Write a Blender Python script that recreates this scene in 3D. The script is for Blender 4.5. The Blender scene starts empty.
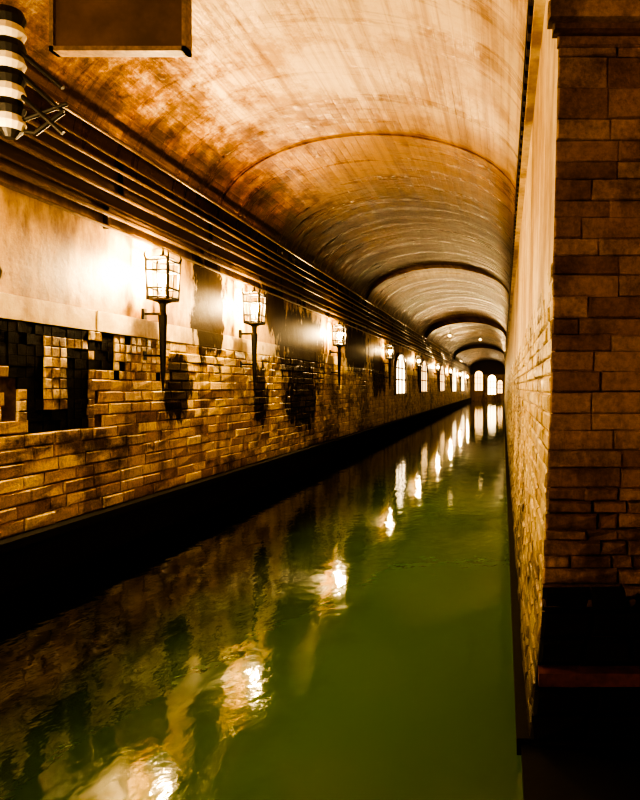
import bpy, math, random
from mathutils import Vector
random.seed(7)
R=random.random
def U(a,b): return a+(b-a)*R()

# ---------------------------------------------------------------- node helpers
def newmat(name):
    m=bpy.data.materials.new(name); m.use_nodes=True
    nt=m.node_tree; nt.nodes.clear()
    out=nt.nodes.new('ShaderNodeOutputMaterial'); b=nt.nodes.new('ShaderNodeBsdfPrincipled')
    nt.links.new(b.outputs[0],out.inputs[0]); return m,nt,b
def N(nt,t,**k):
    n=nt.nodes.new(t)
    for a,v in k.items():
        if a in n.inputs.keys(): n.inputs[a].default_value=v
        else: setattr(n,a,v)
    return n
def coords(nt,scale=(1,1,1),kind='Object',loc=(0,0,0)):
    tc=N(nt,'ShaderNodeTexCoord'); mp=N(nt,'ShaderNodeMapping'); mp.inputs['Scale'].default_value=scale; mp.inputs['Location'].default_value=loc
    nt.links.new(tc.outputs[kind],mp.inputs[0]); return mp.outputs[0]
def noise(nt,vec,scale,detail=6,rough=.6):
    n=N(nt,'ShaderNodeTexNoise'); n.inputs['Scale'].default_value=scale; n.inputs['Detail'].default_value=detail
    n.inputs['Roughness'].default_value=rough; nt.links.new(vec,n.inputs['Vector']); return n.outputs['Fac']
def ramp(nt,fac,stops):
    r=N(nt,'ShaderNodeValToRGB'); e=r.color_ramp.elements
    while len(e)<len(stops): e.new(.5)
    for i,(p,c) in enumerate(stops):
        e[i].position=p; e[i].color=(*c,1) if not isinstance(c,(int,float)) else (c,c,c,1)
    nt.links.new(fac,r.inputs[0]); return r.outputs[0]
def mix(nt,a,b,fac,mode='MIX'):
    m=N(nt,'ShaderNodeMix'); m.data_type='RGBA'; m.blend_type=mode
    for s,v in ((0,fac),(6,a),(7,b)):
        if isinstance(v,bpy.types.NodeSocket): nt.links.new(v,m.inputs[s])
        elif isinstance(v,(int,float)): m.inputs[s].default_value=v
        else: m.inputs[s].default_value=(*v,1)
    return m.outputs[2]
def math_(nt,op,a,b=None,c=None):
    m=N(nt,'ShaderNodeMath',operation=op)
    for i,v in enumerate((a,b,c)):
        if v is None: continue
        if isinstance(v,bpy.types.NodeSocket): nt.links.new(v,m.inputs[i])
        else: m.inputs[i].default_value=v
    return m.outputs[0]
def bump(nt,b,h,strength=.4,dist=.02):
    n=N(nt,'ShaderNodeBump'); n.inputs['Strength'].default_value=strength; n.inputs['Distance'].default_value=dist
    nt.links.new(h,n.inputs['Height']); nt.links.new(n.outputs[0],b.inputs['Normal'])
def zfac(nt,z0,z1,axis=2,wob=0):
    tc=N(nt,'ShaderNodeTexCoord'); s=N(nt,'ShaderNodeSeparateXYZ'); nt.links.new(tc.outputs['Object'],s.inputs[0])
    m=N(nt,'ShaderNodeMapRange'); m.inputs[1].default_value=z0; m.inputs[2].default_value=z1
    o=s.outputs[axis]
    if wob: o=math_(nt,'ADD',o,math_(nt,'MULTIPLY_ADD',noise(nt,coords(nt),1.5,7,.65),wob*2,-wob))
    nt.links.new(o,m.inputs[0]); return m.outputs[0]
PATCH=[(15.0,3.0,1.8,1.0),(14.9,1.9,1.2,.85),(10.2,3.4,.65,.9),(5.6,3.15,.5,.10),(13.2,3.7,.6,.6),(20.5,3.3,1.7,.9),(24,2.6,1.4,1.),(9.2,2.0,.35,.55),(12.3,1.9,.4,.6)]
def mould(nt,c,dark=(.020,.011,.0035),amt=.96,b=None,r0=.5):
    tc=N(nt,'ShaderNodeTexCoord'); s=N(nt,'ShaderNodeSeparateXYZ'); nt.links.new(tc.outputs['Object'],s.inputs[0])
    nz=noise(nt,coords(nt,(1,1,.4)),3.2,8,.7); tot=None
    for yc,zc,ry,rz in PATCH:
        a=math_(nt,'MULTIPLY',math_(nt,'SUBTRACT',s.outputs[1],yc),1/ry); bb=math_(nt,'MULTIPLY',math_(nt,'SUBTRACT',s.outputs[2],zc),1/rz)
        d=math_(nt,'SQRT',math_(nt,'ADD',math_(nt,'MULTIPLY',a,a),math_(nt,'MULTIPLY',bb,bb)))
        tot=d if tot is None else math_(nt,'MINIMUM',tot,d)
    v=math_(nt,'ADD',tot,math_(nt,'MULTIPLY_ADD',nz,2.6,-1.3))
    v=math_(nt,'MULTIPLY',v,.8)
    f=ramp(nt,v,[(.72,amt),(.88,0.)])
    if b is not None: nt.links.new(math_(nt,'MULTIPLY_ADD',f,-.44,.45),b.inputs['Specular IOR Level'])
    return mix(nt,c,dark,f)

def brickmat(name,stops,stain=(.42,.56),rough=(.28,.6),waterz=None,soot=.12,amt=.85,patch=False,drip=0,spec=None):
    m,nt,b=newmat(name)
    g=N(nt,'ShaderNodeNewGeometry')
    c=ramp(nt,g.outputs['Random Per Island'],stops)
    v=coords(nt)
    st=ramp(nt,noise(nt,coords(nt,(1,.7,1)),.9,9,.75),[(stain[0],(soot,soot*.7,soot*.45)),(stain[1],(1.,1.,1.))])
    c=mix(nt,c,st,amt,'MULTIPLY')
    if drip:
        dr=ramp(nt,noise(nt,coords(nt,(1,1.6,.28),loc=(3,5,1)),1.6,8,.75),[(.40,(.14,.08,.03)),(.50,(1.,1.,1.))]); c=mix(nt,c,dr,drip,'MULTIPLY')
    fine=noise(nt,v,30,5,.75)
    c=mix(nt,c,ramp(nt,fine,[(.35,.35),(.6,1.0)]),.6,'MULTIPLY')
    if spec is not None: b.inputs['Specular IOR Level'].default_value=spec
    if patch: c=mould(nt,c,b=b)
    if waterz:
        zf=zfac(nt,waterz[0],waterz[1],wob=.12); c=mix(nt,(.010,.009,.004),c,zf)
    nt.links.new(c,b.inputs['Base Color'])
    nt.links.new(ramp(nt,noise(nt,v,9,4),[(.35,rough[0]),(.7,rough[1])]),b.inputs['Roughness'])
    bump(nt,b,fine,.8,.014); return m
M={}
M['brick']=brickmat('ochre_brick',[(0,(.50,.31,.045)),(.25,(.70,.48,.08)),(.7,(.82,.60,.13)),(1,(.88,.70,.25))],stain=(.41,.50),waterz=(.30,.62),soot=.11,patch=True,rough=(.28,.52),drip=.65,amt=.9)
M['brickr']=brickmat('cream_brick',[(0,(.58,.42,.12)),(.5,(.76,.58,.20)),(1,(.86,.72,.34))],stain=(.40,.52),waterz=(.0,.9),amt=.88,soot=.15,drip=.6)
M['stone']=brickmat('sandstone_brick',[(0,(.32,.18,.095)),(.5,(.46,.28,.15)),(1,(.62,.42,.26))],stain=(.41,.54),rough=(.5,.85),waterz=(.72,.98),soot=.22,amt=.9,drip=.55)
M['tiled']=brickmat('black_tile',[(0,(.005,.004,.0025)),(1,(.012,.008,.004))],rough=(.7,.9),spec=.08)
M['tilec']=brickmat('cream_tile',[(0,(.34,.21,.05)),(.4,(.62,.43,.11)),(1,(.78,.62,.27))],stain=(.42,.51),rough=(.3,.55),amt=.9,drip=.6)

def simple(name,col,rough=.5,metal=0,scale=20,var=.5,bs=.2):
    m,nt,b=newmat(name); v=coords(nt); n=noise(nt,v,scale)
    c=mix(nt,tuple(x*(1-var) for x in col),col,ramp(nt,n,[(.35,0),(.65,1.)]))
    nt.links.new(c,b.inputs['Base Color']); b.inputs['Roughness'].default_value=rough; b.inputs['Metallic'].default_value=metal
    bump(nt,b,n,bs,.01); return m
M['mortar']=simple('mortar',(.13,.08,.028),.9)
M['pmortar']=simple('pillar_mortar',(.26,.17,.09),.9)
M['algae']=simple('algae_stone',(.004,.004,.0025),.85,scale=6,bs=.5)
M['iron']=simple('black_iron',(.008,.007,.006),.5,.3,scale=60)
M['pipe']=simple('pipe_paint',(.045,.026,.012),.28,.2,scale=15)
M['conduit']=simple('conduit_steel',(.13,.08,.035),.28,.4,scale=12)
M['board']=simple('board_brown',(.15,.085,.045),.5,scale=3)
M['boardf']=simple('board_frame',(.32,.22,.12),.4)
M['redledge']=simple('red_ledge',(.20,.06,.03),.5)
M['whitep']=simple('white_enamel',(.8,.74,.6),.35,scale=5,var=.3)

def plaster(name,base,dark,s0=.42,s1=.58,rough=.55,patch=False,top=None):
    m,nt,b=newmat(name)
    vs=coords(nt,(1,1.0,.33))
    n=noise(nt,vs,1.3,9,.65)
    c=mix(nt,dark,base,ramp(nt,n,[(s0,0.),(s1,1.)]))
    n2=noise(nt,coords(nt),5,8,.7); c=mix(nt,c,ramp(nt,n2,[(.3,(.5,.36,.2)),(.6,(1.,1.,1.))]),.6,'MULTIPLY')
    if patch: c=mould(nt,c,b=b)
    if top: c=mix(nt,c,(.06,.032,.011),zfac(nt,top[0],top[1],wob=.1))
    nt.links.new(c,b.inputs['Base Color']); b.inputs['Roughness'].default_value=rough
    bump(nt,b,n2,.35,.03); return m
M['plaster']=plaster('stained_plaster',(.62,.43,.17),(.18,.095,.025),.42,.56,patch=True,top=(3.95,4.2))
M['plasterr']=plaster('pale_plaster',(.80,.68,.44),(.46,.32,.14),.41,.56)
M['white']=plaster('white_stone',(.84,.72,.46),(.5,.36,.18),.36,.5,patch=True)

# vault
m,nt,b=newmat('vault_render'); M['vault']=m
uvl=coords(nt,(1,1,1),'UV')
along=noise(nt,coords(nt,(.05,2.8,1),'UV'),1.7,8,.72)
across=noise(nt,coords(nt,(1.5,.12,1),'UV'),2.0,7,.65)
blot=noise(nt,uvl,.5,10,.75)
tc=N(nt,'ShaderNodeTexCoord'); sp=N(nt,'ShaderNodeSeparateXYZ'); nt.links.new(tc.outputs['UV'],sp.inputs[0])
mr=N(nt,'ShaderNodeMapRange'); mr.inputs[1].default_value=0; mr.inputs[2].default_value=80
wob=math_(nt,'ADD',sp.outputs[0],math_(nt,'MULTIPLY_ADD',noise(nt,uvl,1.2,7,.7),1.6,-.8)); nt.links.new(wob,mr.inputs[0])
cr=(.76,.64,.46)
band=ramp(nt,mr.outputs[0],[(0,cr),(.110,cr),(.129,(.38,.21,.035)),(.155,(.24,.13,.022)),(.19,(.07,.036,.008)),(.265,(.05,.026,.007)),(.283,(.62,.42,.13)),(.305,(.16,.09,.02)),(.36,(.045,.025,.008)),(.46,(.34,.20,.06)),(.49,(.04,.023,.008)),(.60,(.34,.22,.08)),(.65,(.05,.03,.012)),(1,(.15,.1,.05))])  # brown staining by stretch; lit arcs and far dimness also put into the colour
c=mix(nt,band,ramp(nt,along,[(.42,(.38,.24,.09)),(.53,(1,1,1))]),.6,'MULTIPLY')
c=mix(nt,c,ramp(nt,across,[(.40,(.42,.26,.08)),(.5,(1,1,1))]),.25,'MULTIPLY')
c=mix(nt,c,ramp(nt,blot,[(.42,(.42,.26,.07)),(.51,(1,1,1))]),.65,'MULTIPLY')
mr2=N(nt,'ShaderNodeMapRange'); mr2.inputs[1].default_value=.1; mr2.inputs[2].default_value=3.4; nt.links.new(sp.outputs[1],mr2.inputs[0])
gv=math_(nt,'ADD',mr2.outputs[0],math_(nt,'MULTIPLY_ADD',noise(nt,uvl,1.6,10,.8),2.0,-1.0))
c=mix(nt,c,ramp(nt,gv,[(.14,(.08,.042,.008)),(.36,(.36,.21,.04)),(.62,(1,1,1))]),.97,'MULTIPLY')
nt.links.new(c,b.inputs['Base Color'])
nt.links.new(ramp(nt,across,[(.35,.22),(.7,.42)]),b.inputs['Roughness'])
nt.links.new(ramp(nt,mr.outputs[0],[(0,.5),(.115,.5),(.14,.26),(.26,.14),(.285,.30),(.35,.12)]),b.inputs['Specular IOR Level'])
b.inputs['Specular Tint'].default_value=(1,.68,.30,1)
br=N(nt,'ShaderNodeTexBrick'); nt.links.new(uvl,br.inputs['Vector']); br.inputs['Scale'].default_value=1.0
br.inputs['Brick Width'].default_value=.5; br.inputs['Row Height'].default_value=.13; br.inputs['Mortar Size'].default_value=.012
hm=mix(nt,br.outputs['Fac'],noise(nt,uvl,2.5,6,.6),.8)
bump(nt,b,hm,.7,.05)

# water: green silty water, left wall's dark reflection and shade painted into the colour
m,nt,b=newmat('canal_water'); M['water']=m
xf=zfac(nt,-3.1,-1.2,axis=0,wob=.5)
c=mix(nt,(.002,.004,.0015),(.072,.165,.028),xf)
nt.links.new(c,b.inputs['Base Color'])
b.inputs['Roughness'].default_value=.05; b.inputs['IOR'].default_value=1.4
v=coords(nt,(1.0,.7,1)); n1=noise(nt,v,3.2,2,.4); n2=noise(nt,v,12,2,.5)
h=mix(nt,n1,n2,.25); bump(nt,b,h,.12,.050)

def emis(name,col,s):
    m,nt,b=newmat(name); b.inputs['Base Color'].default_value=(*col,1)
    v=coords(nt); n=noise(nt,v,3)
    cc=mix(nt,tuple(x*.7 for x in col),col,n)
    nt.links.new(cc,b.inputs['Emission Color']); b.inputs['Emission Strength'].default_value=s; return m
M['bulb']=emis('bulb_glow',(1,.80,.48),70)
M['bulbdim']=emis('pendant_glow',(1,.66,.30),9)
M['glass']=emis('lit_window_glass',(1,.72,.38),9)
M['glassdim']=emis('lit_window_dim',(1,.60,.24),4)

# ---------------------------------------------------------------- mesh helpers
class MB:
    def __init__(s): s.v=[];s.f=[];s.m=[];s.mats=[]
    def mi(s,k):
        if k not in s.mats: s.mats.append(k)
        return s.mats.index(k)
    def add(s,vs,fs,k):
        o=len(s.v); s.v+= [tuple(p) for p in vs]; i=s.mi(k)
        for f in fs: s.f.append(tuple(o+a for a in f)); s.m.append(i)
    def box(s,a,b,k):
        x0,y0,z0=a;x1,y1,z1=b
        s.add([(x0,y0,z0),(x1,y0,z0),(x1,y1,z0),(x0,y1,z0),(x0,y0,z1),(x1,y0,z1),(x1,y1,z1),(x0,y1,z1)],
         [(0,3,2,1),(4,5,6,7),(0,1,5,4),(1,2,6,5),(2,3,7,6),(3,0,4,7)],k)
    def frus(s,cx,cy,z0,z1,h0,h1,k,n=4,rot=math.pi/4):
        vs=[];q=math.sqrt(2) if n==4 else 1
        for z,h in((z0,h0),(z1,h1)):
            for i in range(n):
                a=rot+i*2*math.pi/n; vs.append((cx+h*q*math.cos(a),cy+h*q*math.sin(a),z))
        fs=[tuple(reversed(range(n))),tuple(range(n,2*n))]+[(i,(i+1)%n,n+(i+1)%n,n+i) for i in range(n)]
        s.add(vs,fs,k)
    def tube(s,pts,r,k,n=8):
        pts=[Vector(p) for p in pts]; rs=r if isinstance(r,list) else [r]*len(pts)
        vs=[];fs=[]
        for i,p in enumerate(pts):
            d=(pts[min(i+1,len(pts)-1)]-pts[max(i-1,0)]).normalized()
            a=Vector((0,1,0)) if abs(d.y)<.9 else Vector((0,0,1))
            u=d.cross(a).normalized(); w=d.cross(u)
            for j in range(n):
                t=2*math.pi*j/n; vs.append(p+rs[i]*(u*math.cos(t)+w*math.sin(t)))
        for i in range(len(pts)-1):
            for j in range(n):
                fs.append((i*n+j,i*n+(j+1)%n,(i+1)*n+(j+1)%n,(i+1)*n+j))
        fs.append(tuple(range(n))); fs.append(tuple(reversed([(len(pts)-1)*n+j for j in range(n)])))
        s.add(vs,fs,k)
    def obj(s,name,parent=None,smooth=False):
        me=bpy.data.meshes.new(name); me.from_pydata(s.v,[],s.f)
        for k in s.mats: me.materials.append(M[k])
        me.polygons.foreach_set('material_index',s.m)
        if smooth: me.polygons.foreach_set('use_smooth',[True]*len(s.f))
        me.update(); o=bpy.data.objects.new(name,me); bpy.context.scene.collection.objects.link(o)
        if parent: o.parent=parent
        return o
def brick(mb,P,u0,u1,v0,v1,d,k,gap=.008,bev=.012,jit=.006):
    d=d+U(-.3,.3)*d
    u0+=gap;u1-=gap;v0+=gap;v1-=gap
    j=lambda:U(-jit,jit)
    a=[P(u0,v0,0),P(u1,v0,0),P(u1,v1,0),P(u0,v1,0)]
    b_=[(u0,v0),(u1,v0),(u1,v1),(u0,v1)]
    t=[P(u+j()*.5,v+j()*.5,d*.65) for u,v in b_]
    sg=[(1,1),(-1,1),(-1,-1),(1,-1)]
    f=[P(u+sx*bev,v+sz*bev,d+j()) for (u,v),(sx,sz) in zip(b_,sg)]
    fs=[(8,9,10,11)]
    for o in(0,4):
        for i in range(4): fs.append((o+i,o+(i+1)%4,o+4+(i+1)%4,o+4+i))
    mb.add(a+t+f,fs,k)

YE=92.0; YP=3.27; YB=-5.0
XL=-5.0
SL=4.85; SR=5.05; XR=.32; RISE=1.5
# ---------------------------------------------------------------- left wall
wl=MB()
wl.box((XL-.4,YB,-1),(XL,YE,6.9),'plaster')
wl.box((XL,YB,.40),(XL+.004,YE,2.7),'mortar')
def PL(u,v,n): return (XL+.004+n,u,v)
BH=.146; Z0=.5
def istile(y,z): return (z>Z0+11*BH and y<8.95) or (z>Z0+7*BH and 6.1<y<7.3)
for r in range(15):
    z0=Z0+r*BH; y=YB+ (0 if r%2 else -.22)
    while y<YE-.5:
        L=U(.36,.50) if R()<.8 else U(.18,.3)
        a,b2=max(y,YB),y+L
        if not istile((a+b2)/2,z0+BH/2): brick(wl,PL,a,b2,z0+U(-.004,.004),z0+BH+U(-.004,.004),.026,'brick',.004,.016,.010)
        y+=L
wl.box((XL,YB,-1),(XL+.14,YE,.40),'algae')
wl.box((XL,YB,.40),(XL+.17,YE,.49),'algae')
wl.obj('wall_left')
mo=MB(); T=.1168
def black(y,z):
    if z>2.57 and y<7.5: return R()<.85
    if 6.0>y and z>2.1: return (int(y*2.2)+int(z*3.1))%2==0
    if 6.05<y<6.5 and z>2.0: return R()<.95
    if 7.2<y<7.65 and z>2.2: return R()<.88
    if 6.28<y<7.15 and z<2.45: return (not (6.51<y<6.87 and z>1.74)) and R()<.97
    return R()<.05
y=4.4
while y<8.95:
    for i in range(10):
        z=Z0+7*BH+i*T
        if istile(y+T/2,z+T/2):
            bk=black(y+T/2,z+T/2)
            brick(mo,PL,y+(0 if bk else U(-.004,.004)),y+T,z,z+T,.014 if bk else .024,'tiled' if bk else 'tilec',.0 if bk else .003,.002 if bk else .010,.001 if bk else .007)
    y+=T
mo.obj('mosaic_tile_panel')
tr=MB(); y=YB
while y<YE-2:
    L=U(1.8,2.4)
    brick(tr,lambda u,v,n:(XL+n,u,v),y,y+L,2.695,2.95,.03,'white',.0,.003,.0003); y+=L
tr.obj('trim_1')

# ---------------------------------------------------------------- right wall (battered)
prof=[(-1,.08),(0,.13),(.4,.175),(.8,.21),(2,.26),(2.7,.275),(4.1,.31),(5.3,.33)]
def XW(z):
    for (a,x0),(b2,x1) in zip(prof,prof[1:]):
        if z<=b2: return x0+(x1-x0)*(z-a)/(b2-a)
    return prof[-1][1]
wr=MB()
vs=[];zs=[p[0] for p in prof]
for z in zs: vs+=[(XW(z)+.022*(z<2.7),YP+.02,z),(XW(z)+.022*(z<2.7),YE,z)]
wr.add(vs,[(2*i,2*i+2,2*i+3,2*i+1) for i in range(len(zs)-1)],'plasterr')
def PR(u,v,n): return (XW(v)+.022-n,u,v)
h=.105
for r in range(26):
    z0=-.03+r*h; y=YP+.01+(0 if r%2 else -.12)
    while y<YE-.4:
        L=U(.24,.34) if y<30 else U(.5,.8)
        brick(wr,PR,max(y,YP+.005),y+L,z0,z0+h,.022,'brickr',.006,.012,.006); y+=L
wr.box((.075,YP,-1),(.2,YE,.09),'algae')
wr.obj('wall_right')
co=MB()
co.box((.20,YP,5.06),(.36,YE,5.16),'pipe'); co.box((.24,YP,4.92),(.36,YE,5.0),'plasterr')
y=YP+.1
while y<45:
    co.box((.21,y,4.985),(.35,y+.12,5.065),'pipe'); y+=.24
co.obj('trim_2')

# ---------------------------------------------------------------- pillar / pier
pi=MB()
pi.box((XW(5)+.01,YP+.03,-1),(2.6,YP+.5,6.9),'pmortar')
vs=[]
for z in zs: vs+=[(XW(z)+.02,YP+.025,z),(2.6,YP+.025,z)]
pi.add(vs,[(2*i,2*i+1,2*i+3,2*i+2) for i in range(len(zs)-1)],'pmortar')
def PP(u,v,n):
    return (u if u>.6 else XW(v)+(u-.2), YP+.025-n, v)
z=.80
rows=[]
while z<3.86:
    hh=U(.085,.12) if z>1.45 else U(.06,.09)
    if 3.45<z<3.7: hh=.17
    rows.append((z,min(z+hh,3.86))); z+=hh
for i,(a,b2) in enumerate(rows):
    u=.2; first=True
    rz_=a<1.45
    while u<2.5:
        L=(U(.30,.55) if not rz_ else U(.10,.24))
        if first: L=U(.12,.45)
        first=False
        brick(pi,PP,u,u+L,a,b2,.022 if not rz_ else .045,'stone',.002 if not rz_ else .005,.008,.007 if not rz_ else .016)
        u+=L
for (a,b2,d) in [(3.86,3.92,.05),(3.92,3.97,.085),(3.97,4.08,.12),(4.08,4.14,.07),(4.14,6.85,.04)]:
    brick(pi,PP,.2-(d-.04)*.8,2.6,a,b2,d*.9,'stone',.0,.01,.001)
z=-.2
while z<.8:
    hh=.14; u=.2
    while u<2.5:
        L=U(.2,.4); brick(pi,PP,u,u+L,z,z+hh,.05,'algae',.006,.02,.012); u+=L
    z+=hh
pi.box((.19,YP-.10,.42),(2.6,YP+.03,.49),'redledge')
pi.box((.10,1.2,-1),(2.6,YP,.06),'algae')
pi.obj('brick_pillar')

# ---------------------------------------------------------------- vault
NS=56; cx=(XL+XR)/2; ax=(XR-XL)/2
def prof_pts(dn=0):
    pts=[]
    for i in range(NS+1):
        t=math.pi*(1-i/NS)
        base=SL+(SR-SL)*i/NS
        pts.append((cx+(ax-dn*.4)*math.cos(t), base+(RISE-dn)*math.sin(t)**.92 if 0<i<NS else base))
    return pts
stations=[(YP,0),(10.5,0),(10.5,.03),(21.6,.03),(21.6,.13),(22.5,.13),(22.5,.0),(38,.0),(38,.3),(39.5,.3),(39.5,.1),(60,.1),(60,.45),(62,.45),(62,.2),(YE,.2)]
vs=[];uv=[]
for (yy,d) in stations:
    p=prof_pts(d); s=0
    for i,(x,zz) in enumerate(p):
        if i: s+=math.dist(p[i],p[i-1])
        vs.append((x,yy,zz)); uv.append((yy,s))
vv=[];ff=[];uu=[]
for k in range(len(stations)-1):
    o=len(vv); a=k*(NS+1); vv+=vs[a:a+2*(NS+1)]; uu+=uv[a:a+2*(NS+1)]
    for i in range(NS): ff.append((o+i,o+i+1,o+NS+2+i,o+NS+1+i))
me=bpy.data.meshes.new('ceiling'); me.from_pydata(vv,[],ff); me.materials.append(M['vault'])
ul=me.uv_layers.new(name='UVMap')
for l in me.loops: ul.data[l.index].uv=uu[l.vertex_index]
me.polygons.foreach_set('use_smooth',[True]*len(ff))
ce=bpy.data.objects.new('ceiling',me); bpy.context.scene.collection.objects.link(ce)
pb=MB(); p=prof_pts(0)
vs=[]
for x,zz in p: vs+=[(x,YP,zz),(x,YP,6.9)]
pb.add(vs,[(2*i,2*i+1,2*i+3,2*i+2) for i in range(NS)],'stone'); pb.obj('wall_portal')
w=MB(); w.box((XL-.4,YB-.3,-1),(2.9,YB,6.9),'plaster'); w.obj('wall_back')
w=MB(); w.box((2.6,YB,-1),(2.9,YP+.5,6.9),'plaster'); w.obj('wall_side')
w=MB(); w.box((XL-.4,YB-.3,6.9),(2.9,YP+.03,7.1),'plaster'); w.obj('ceiling_bay')
w=MB(); w.box((XL-.4,YB-.3,-1.2),(2.9,YE+.3,-1.0),'algae'); w.obj('floor')
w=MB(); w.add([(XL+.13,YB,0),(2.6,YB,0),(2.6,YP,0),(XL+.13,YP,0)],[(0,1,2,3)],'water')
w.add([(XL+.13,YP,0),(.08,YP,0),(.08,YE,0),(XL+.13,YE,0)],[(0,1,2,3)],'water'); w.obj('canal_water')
w=MB(); w.box((XL-.4,YE,-1),(XR+.4,YE+.3,6.9),'plaster'); w.obj('wall_end')

def arched(name,P,u0,u1,z0,z1,glass='glass'):
    mb=MB(); r=(u1-u0)/2; uc=(u0+u1)/2; hz=min(r,(z1-z0)*.45); n=14
    out=[(u0,z0),(u1,z0)]+[(uc+r*math.cos(math.pi*i/n),z1-hz+hz*math.sin(math.pi*i/n)) for i in range(n+1)]
    mb.add([P(a,b2,.02) for a,b2 in out],[tuple(range(len(out)))],glass)
    ins=[(uc+(a-uc)*1.12,z0+(b2-z0)*1.06-(.08 if b2==z0 else 0)) for a,b2 in out]
    k=len(out); vv=[P(a,b2,.01) for a,b2 in out]+[P(a,b2,.12) for a,b2 in out]+[P(a,b2,.12) for a,b2 in ins]+[P(a,b2,.0) for a,b2 in ins]
    ff=[]
    for q in range(3):
        for i in range(k): ff.append((q*k+i,q*k+(i+1)%k,(q+1)*k+(i+1)%k,(q+1)*k+i))
    mb.add(vv,ff,'pipe')
    for t in (.33,.66):
        u=u0+(u1-u0)*t; mb.tube([P(u,z0,.04),P(u,z1-.12*(z1-z0),.04)],.04,'iron')
    for t in (.35,.65):
        zz=z0+(z1-z0)*t; mb.tube([P(u0,zz,.04),P(u1,zz,.04)],.035,'iron')
    return mb.obj(name)
PLW=lambda u,v,n:(XL+.03+n,u,v)
arched('window_1',PLW,27.4,30.2,1.75,3.6)
arched('window_2',PLW,35.8,39,1.8,3.7,'glassdim')
arched('window_3',PLW,46.5,50.5,1.8,3.8,'glassdim')
arched('window_4',PLW,58,63,1.7,4.0)
arched('window_5',PLW,70,76,1.7,4.0)
PE=lambda u,v,n:(u,YE-n,v)
arched('window_6',PE,-4.3,-3.1,1.6,4.6,'glassdim'); arched('window_7',PE,-2.3,-1.1,1.0,4.0,'glass'); arched('window_8',PE,-.8,-.1,1.2,3.2,'glassdim')

# ---------------------------------------------------------------- conduits
pp=MB()
def run(z,x,r,wob=.012):
    pts=[];y=YB+.1
    while y<YE:
        pts.append((x+U(-wob,wob)*.4,y,z+U(-wob,wob))); y+=2.2
    pp.tube(pts,r,'conduit',8)
for z,x,r in [(4.02,-4.95,.022),(4.17,-4.93,.034),(4.29,-4.94,.022),(4.48,-4.94,.028),(4.62,-4.94,.018),(4.78,-4.93,.024),(4.92,-4.93,.018),(5.12,-4.86,.024)]: run(z,x,r)
y=YB+.5
while y<60:
    pp.box((XL,y,3.99),(XL+.06,y+.03,4.32),'pipe'); pp.box((XL,y+.3,4.45),(XL+.06,y+.33,4.95),'pipe'); y+=2.4
pp.obj('conduit_pipes')

# ---------------------------------------------------------------- lanterns
LC=(1,.65,.275)
def lantern(Y,power,X=-4.72,zb=3.15):
    e=bpy.data.objects.new('wall_lantern',None); bpy.context.scene.collection.objects.link(e)
    mb=MB(); k='iron'
    z0=zb+.08; z1=zb+.60; hb=.135; ht=.15
    mb.frus(X,Y,zb,zb+.03,.03,.05,k); mb.frus(X,Y,zb+.03,zb+.06,.05,.10,k); mb.frus(X,Y,zb+.06,z0,.15,.145,k)
    for sx in(-1,1):
        for sy in(-1,1):
            mb.tube([(X+sx*hb,Y+sy*hb,z0),(X+sx*ht,Y+sy*ht,z1),(X+sx*(ht+.015),Y+sy*(ht+.015),z1+.07),(X+sx*ht,Y+sy*ht,z1+.13)],[.021,.021,.013,.003],k,6)
            mb.tube([(X+sx*ht,Y+sy*ht,z1),(X+sx*.09,Y+sy*.09,z1+.06),(X+sx*.02,Y+sy*.02,z1+.08)],.011,k,6)
    for t in (.04,.28,.74,1.0):
        zz=z0+(z1-z0)*t; hh=hb+(ht-hb)*t
        c=[(X-hh,Y-hh,zz),(X+hh,Y-hh,zz),(X+hh,Y+hh,zz),(X-hh,Y+hh,zz)]
        for i in range(4): mb.tube([c[i],c[(i+1)%4]],.014,k,6)
    for dx,dy in((1,0),(-1,0),(0,1),(0,-1)): mb.tube([(X+dx*hb,Y+dy*hb,z0),(X+dx*ht,Y+dy*ht,z1)],.008,k,5)
    mb.frus(X,Y,z1+.07,z1+.10,.04,.03,k); mb.frus(X,Y,z1+.10,z1+.20,.02,.004,k,8)
    mb.obj('lantern_cage',e)
    br_=MB()
    br_.tube([(X,Y,zb+.02),(X,Y,zb-.10),(X,Y,zb-.14),(X,Y,zb-.50),(X,Y,zb-.95),(X,Y,zb-1.22)],[.05,.04,.06,.045,.03,.006],k)
    br_.tube([(X,Y,zb-.12),(XL+.01,Y,zb-.12)],.018,k)
    br_.tube([(X,Y,zb-.70),(XL+.01,Y,zb-.70)],.014,k)
    br_.box((XL,Y-.035,zb-.20),(XL+.035,Y+.035,zb-.05),k); br_.box((XL,Y-.035,zb-.76),(XL+.035,Y+.035,zb-.64),k)
    br_.obj('lantern_bracket',e)
    bl=MB(); zc=zb+.32
    for dx,dy in((.05,0),(-.025,.043),(-.025,-.043)):
        bl.frus(X+dx,Y+dy,z0,zc-.03,.008,.008,'whitep',8)
        bl.tube([(X+dx,Y+dy,zc-.03+i*.035) for i in range(5)],[.004,.022,.027,.018,.004],'bulb',10)
    bl.obj('lantern_bulbs',e,True)
    L=bpy.data.lights.new('lantern_light','POINT'); L.energy=power; L.color=LC; L.shadow_soft_size=.07
    lo=bpy.data.objects.new('lantern_light',L); lo.location=(X,Y,zc+.07); bpy.context.scene.collection.objects.link(lo); lo.parent=e
    return e
for Y,P_ in [(8.33,1500),(11.39,1250),(17.3,1100),(4.5,950),(-1.6,2500),(25,260),(33.5,260),(43.5,600),(54,600),(66,900),(80,1200)]:
    lantern(Y,P_)
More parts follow.
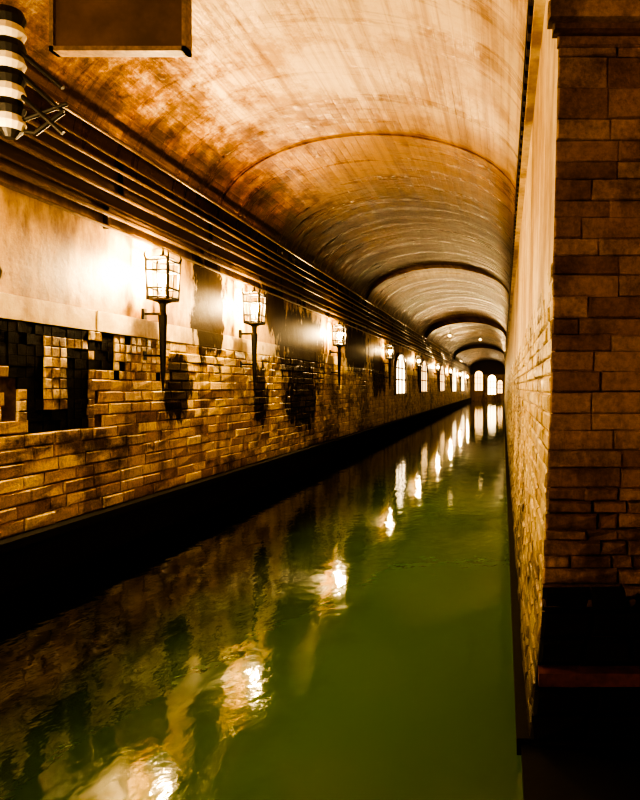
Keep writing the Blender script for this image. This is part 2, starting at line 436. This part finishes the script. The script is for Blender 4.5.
for (x,y,z,top) in [(-3.6,40.5,5.55,6.1),(-1.9,50,6.05,6.4)]:
    e=bpy.data.objects.new('pendant_lamp',None); bpy.context.scene.collection.objects.link(e)
    b_=MB(); b_.tube([(x,y,z+.1),(x,y,top+.1)],.02,'iron'); b_.frus(x,y,z+.07,z+.15,.14,.04,'iron',12); b_.obj('stem_and_shade',e)
    b_=MB(); b_.tube([(x,y,z-.11+i*.036) for i in range(6)],[.02,.08,.11,.11,.08,.03],'bulbdim',12); b_.obj('globe',e,True)

# ---------------------------------------------------------------- hanging sign
e=bpy.data.objects.new('hanging_sign_board',None); bpy.context.scene.collection.objects.link(e)
b_=MB(); Ys=4.5
b_.box((-3.36,Ys,4.55),(-2.40,Ys+.05,5.12),'board'); b_.obj('board',e)
b_=MB()
for a,c2 in (((-3.39,4.52),(-2.37,4.555)),((-3.39,5.11),(-2.37,5.15)),((-3.39,4.52),(-3.36,5.15)),((-2.40,4.52),(-2.37,5.15))):
    b_.box((a[0],Ys-.02,a[1]),(c2[0],Ys+.07,c2[1]),'boardf')
b_.obj('frame',e)
b_=MB()
for x in(-3.2,-2.5): b_.tube([(x,Ys+.02,5.13),(x,Ys+.02,6.22)],.015,'iron')
b_.obj('hanging_rods',e)
# striped pole and bracket
e=bpy.data.objects.new('striped_pole',None); bpy.context.scene.collection.objects.link(e)
b_=MB(); X,Y=-4.60,5.6; z=4.40; i=0
while z<5.5:
    b_.frus(X,Y,z,z+.07,.10,.125,'iron' if i%2 else 'whitep',16); b_.frus(X,Y,z+.07,z+.14,.125,.10,'iron' if i%2 else 'whitep',16); z+=.14; i+=1
b_.frus(X,Y,4.33,4.40,.05,.1,'iron',16); b_.obj('pole_shaft',e)
b_=MB()
for zz in(4.45,4.85,5.2):
    b_.tube([(X,Y,zz),(-4.99,Y+.05,zz-.1)],.022,'iron')
for za,zb_ in ((5.15,4.85),(4.95,4.62),(4.75,4.42)):
    b_.tube([(X+.08,Y,za),(X+.42,Y+.1,zb_)],.024,'iron')
b_.tube([(X+.42,Y+.1,4.62),(X+.2,Y+.05,4.40),(-4.95,Y+.1,4.5)],.024,'iron')
b_.tube([(X+.08,Y+.02,4.5),(X+.46,Y+.1,4.70)],.02,'iron')
b_.obj('pole_bracket',e)

# ---------------------------------------------------------------- world + camera
wd=bpy.data.worlds.new('night'); bpy.context.scene.world=wd; wd.use_nodes=True
bg=wd.node_tree.nodes.get('Background'); bg.inputs[0].default_value=(.02,.012,.006,1); bg.inputs[1].default_value=.3
cam=bpy.data.cameras.new('camera'); co_=bpy.data.objects.new('camera',cam); bpy.context.scene.collection.objects.link(co_)
co_.location=(0,0,2); co_.rotation_euler=(math.pi/2,0,0)
cam.sensor_fit='HORIZONTAL'; cam.sensor_width=36; cam.lens=33.75; cam.shift_x=-183/640; cam.shift_y=-12/640
cam.clip_start=.05; cam.clip_end=300
bpy.context.scene.camera=co_
try:
    bpy.context.scene.view_settings.look='AgX - Very High Contrast'
except Exception as ex: print(ex)
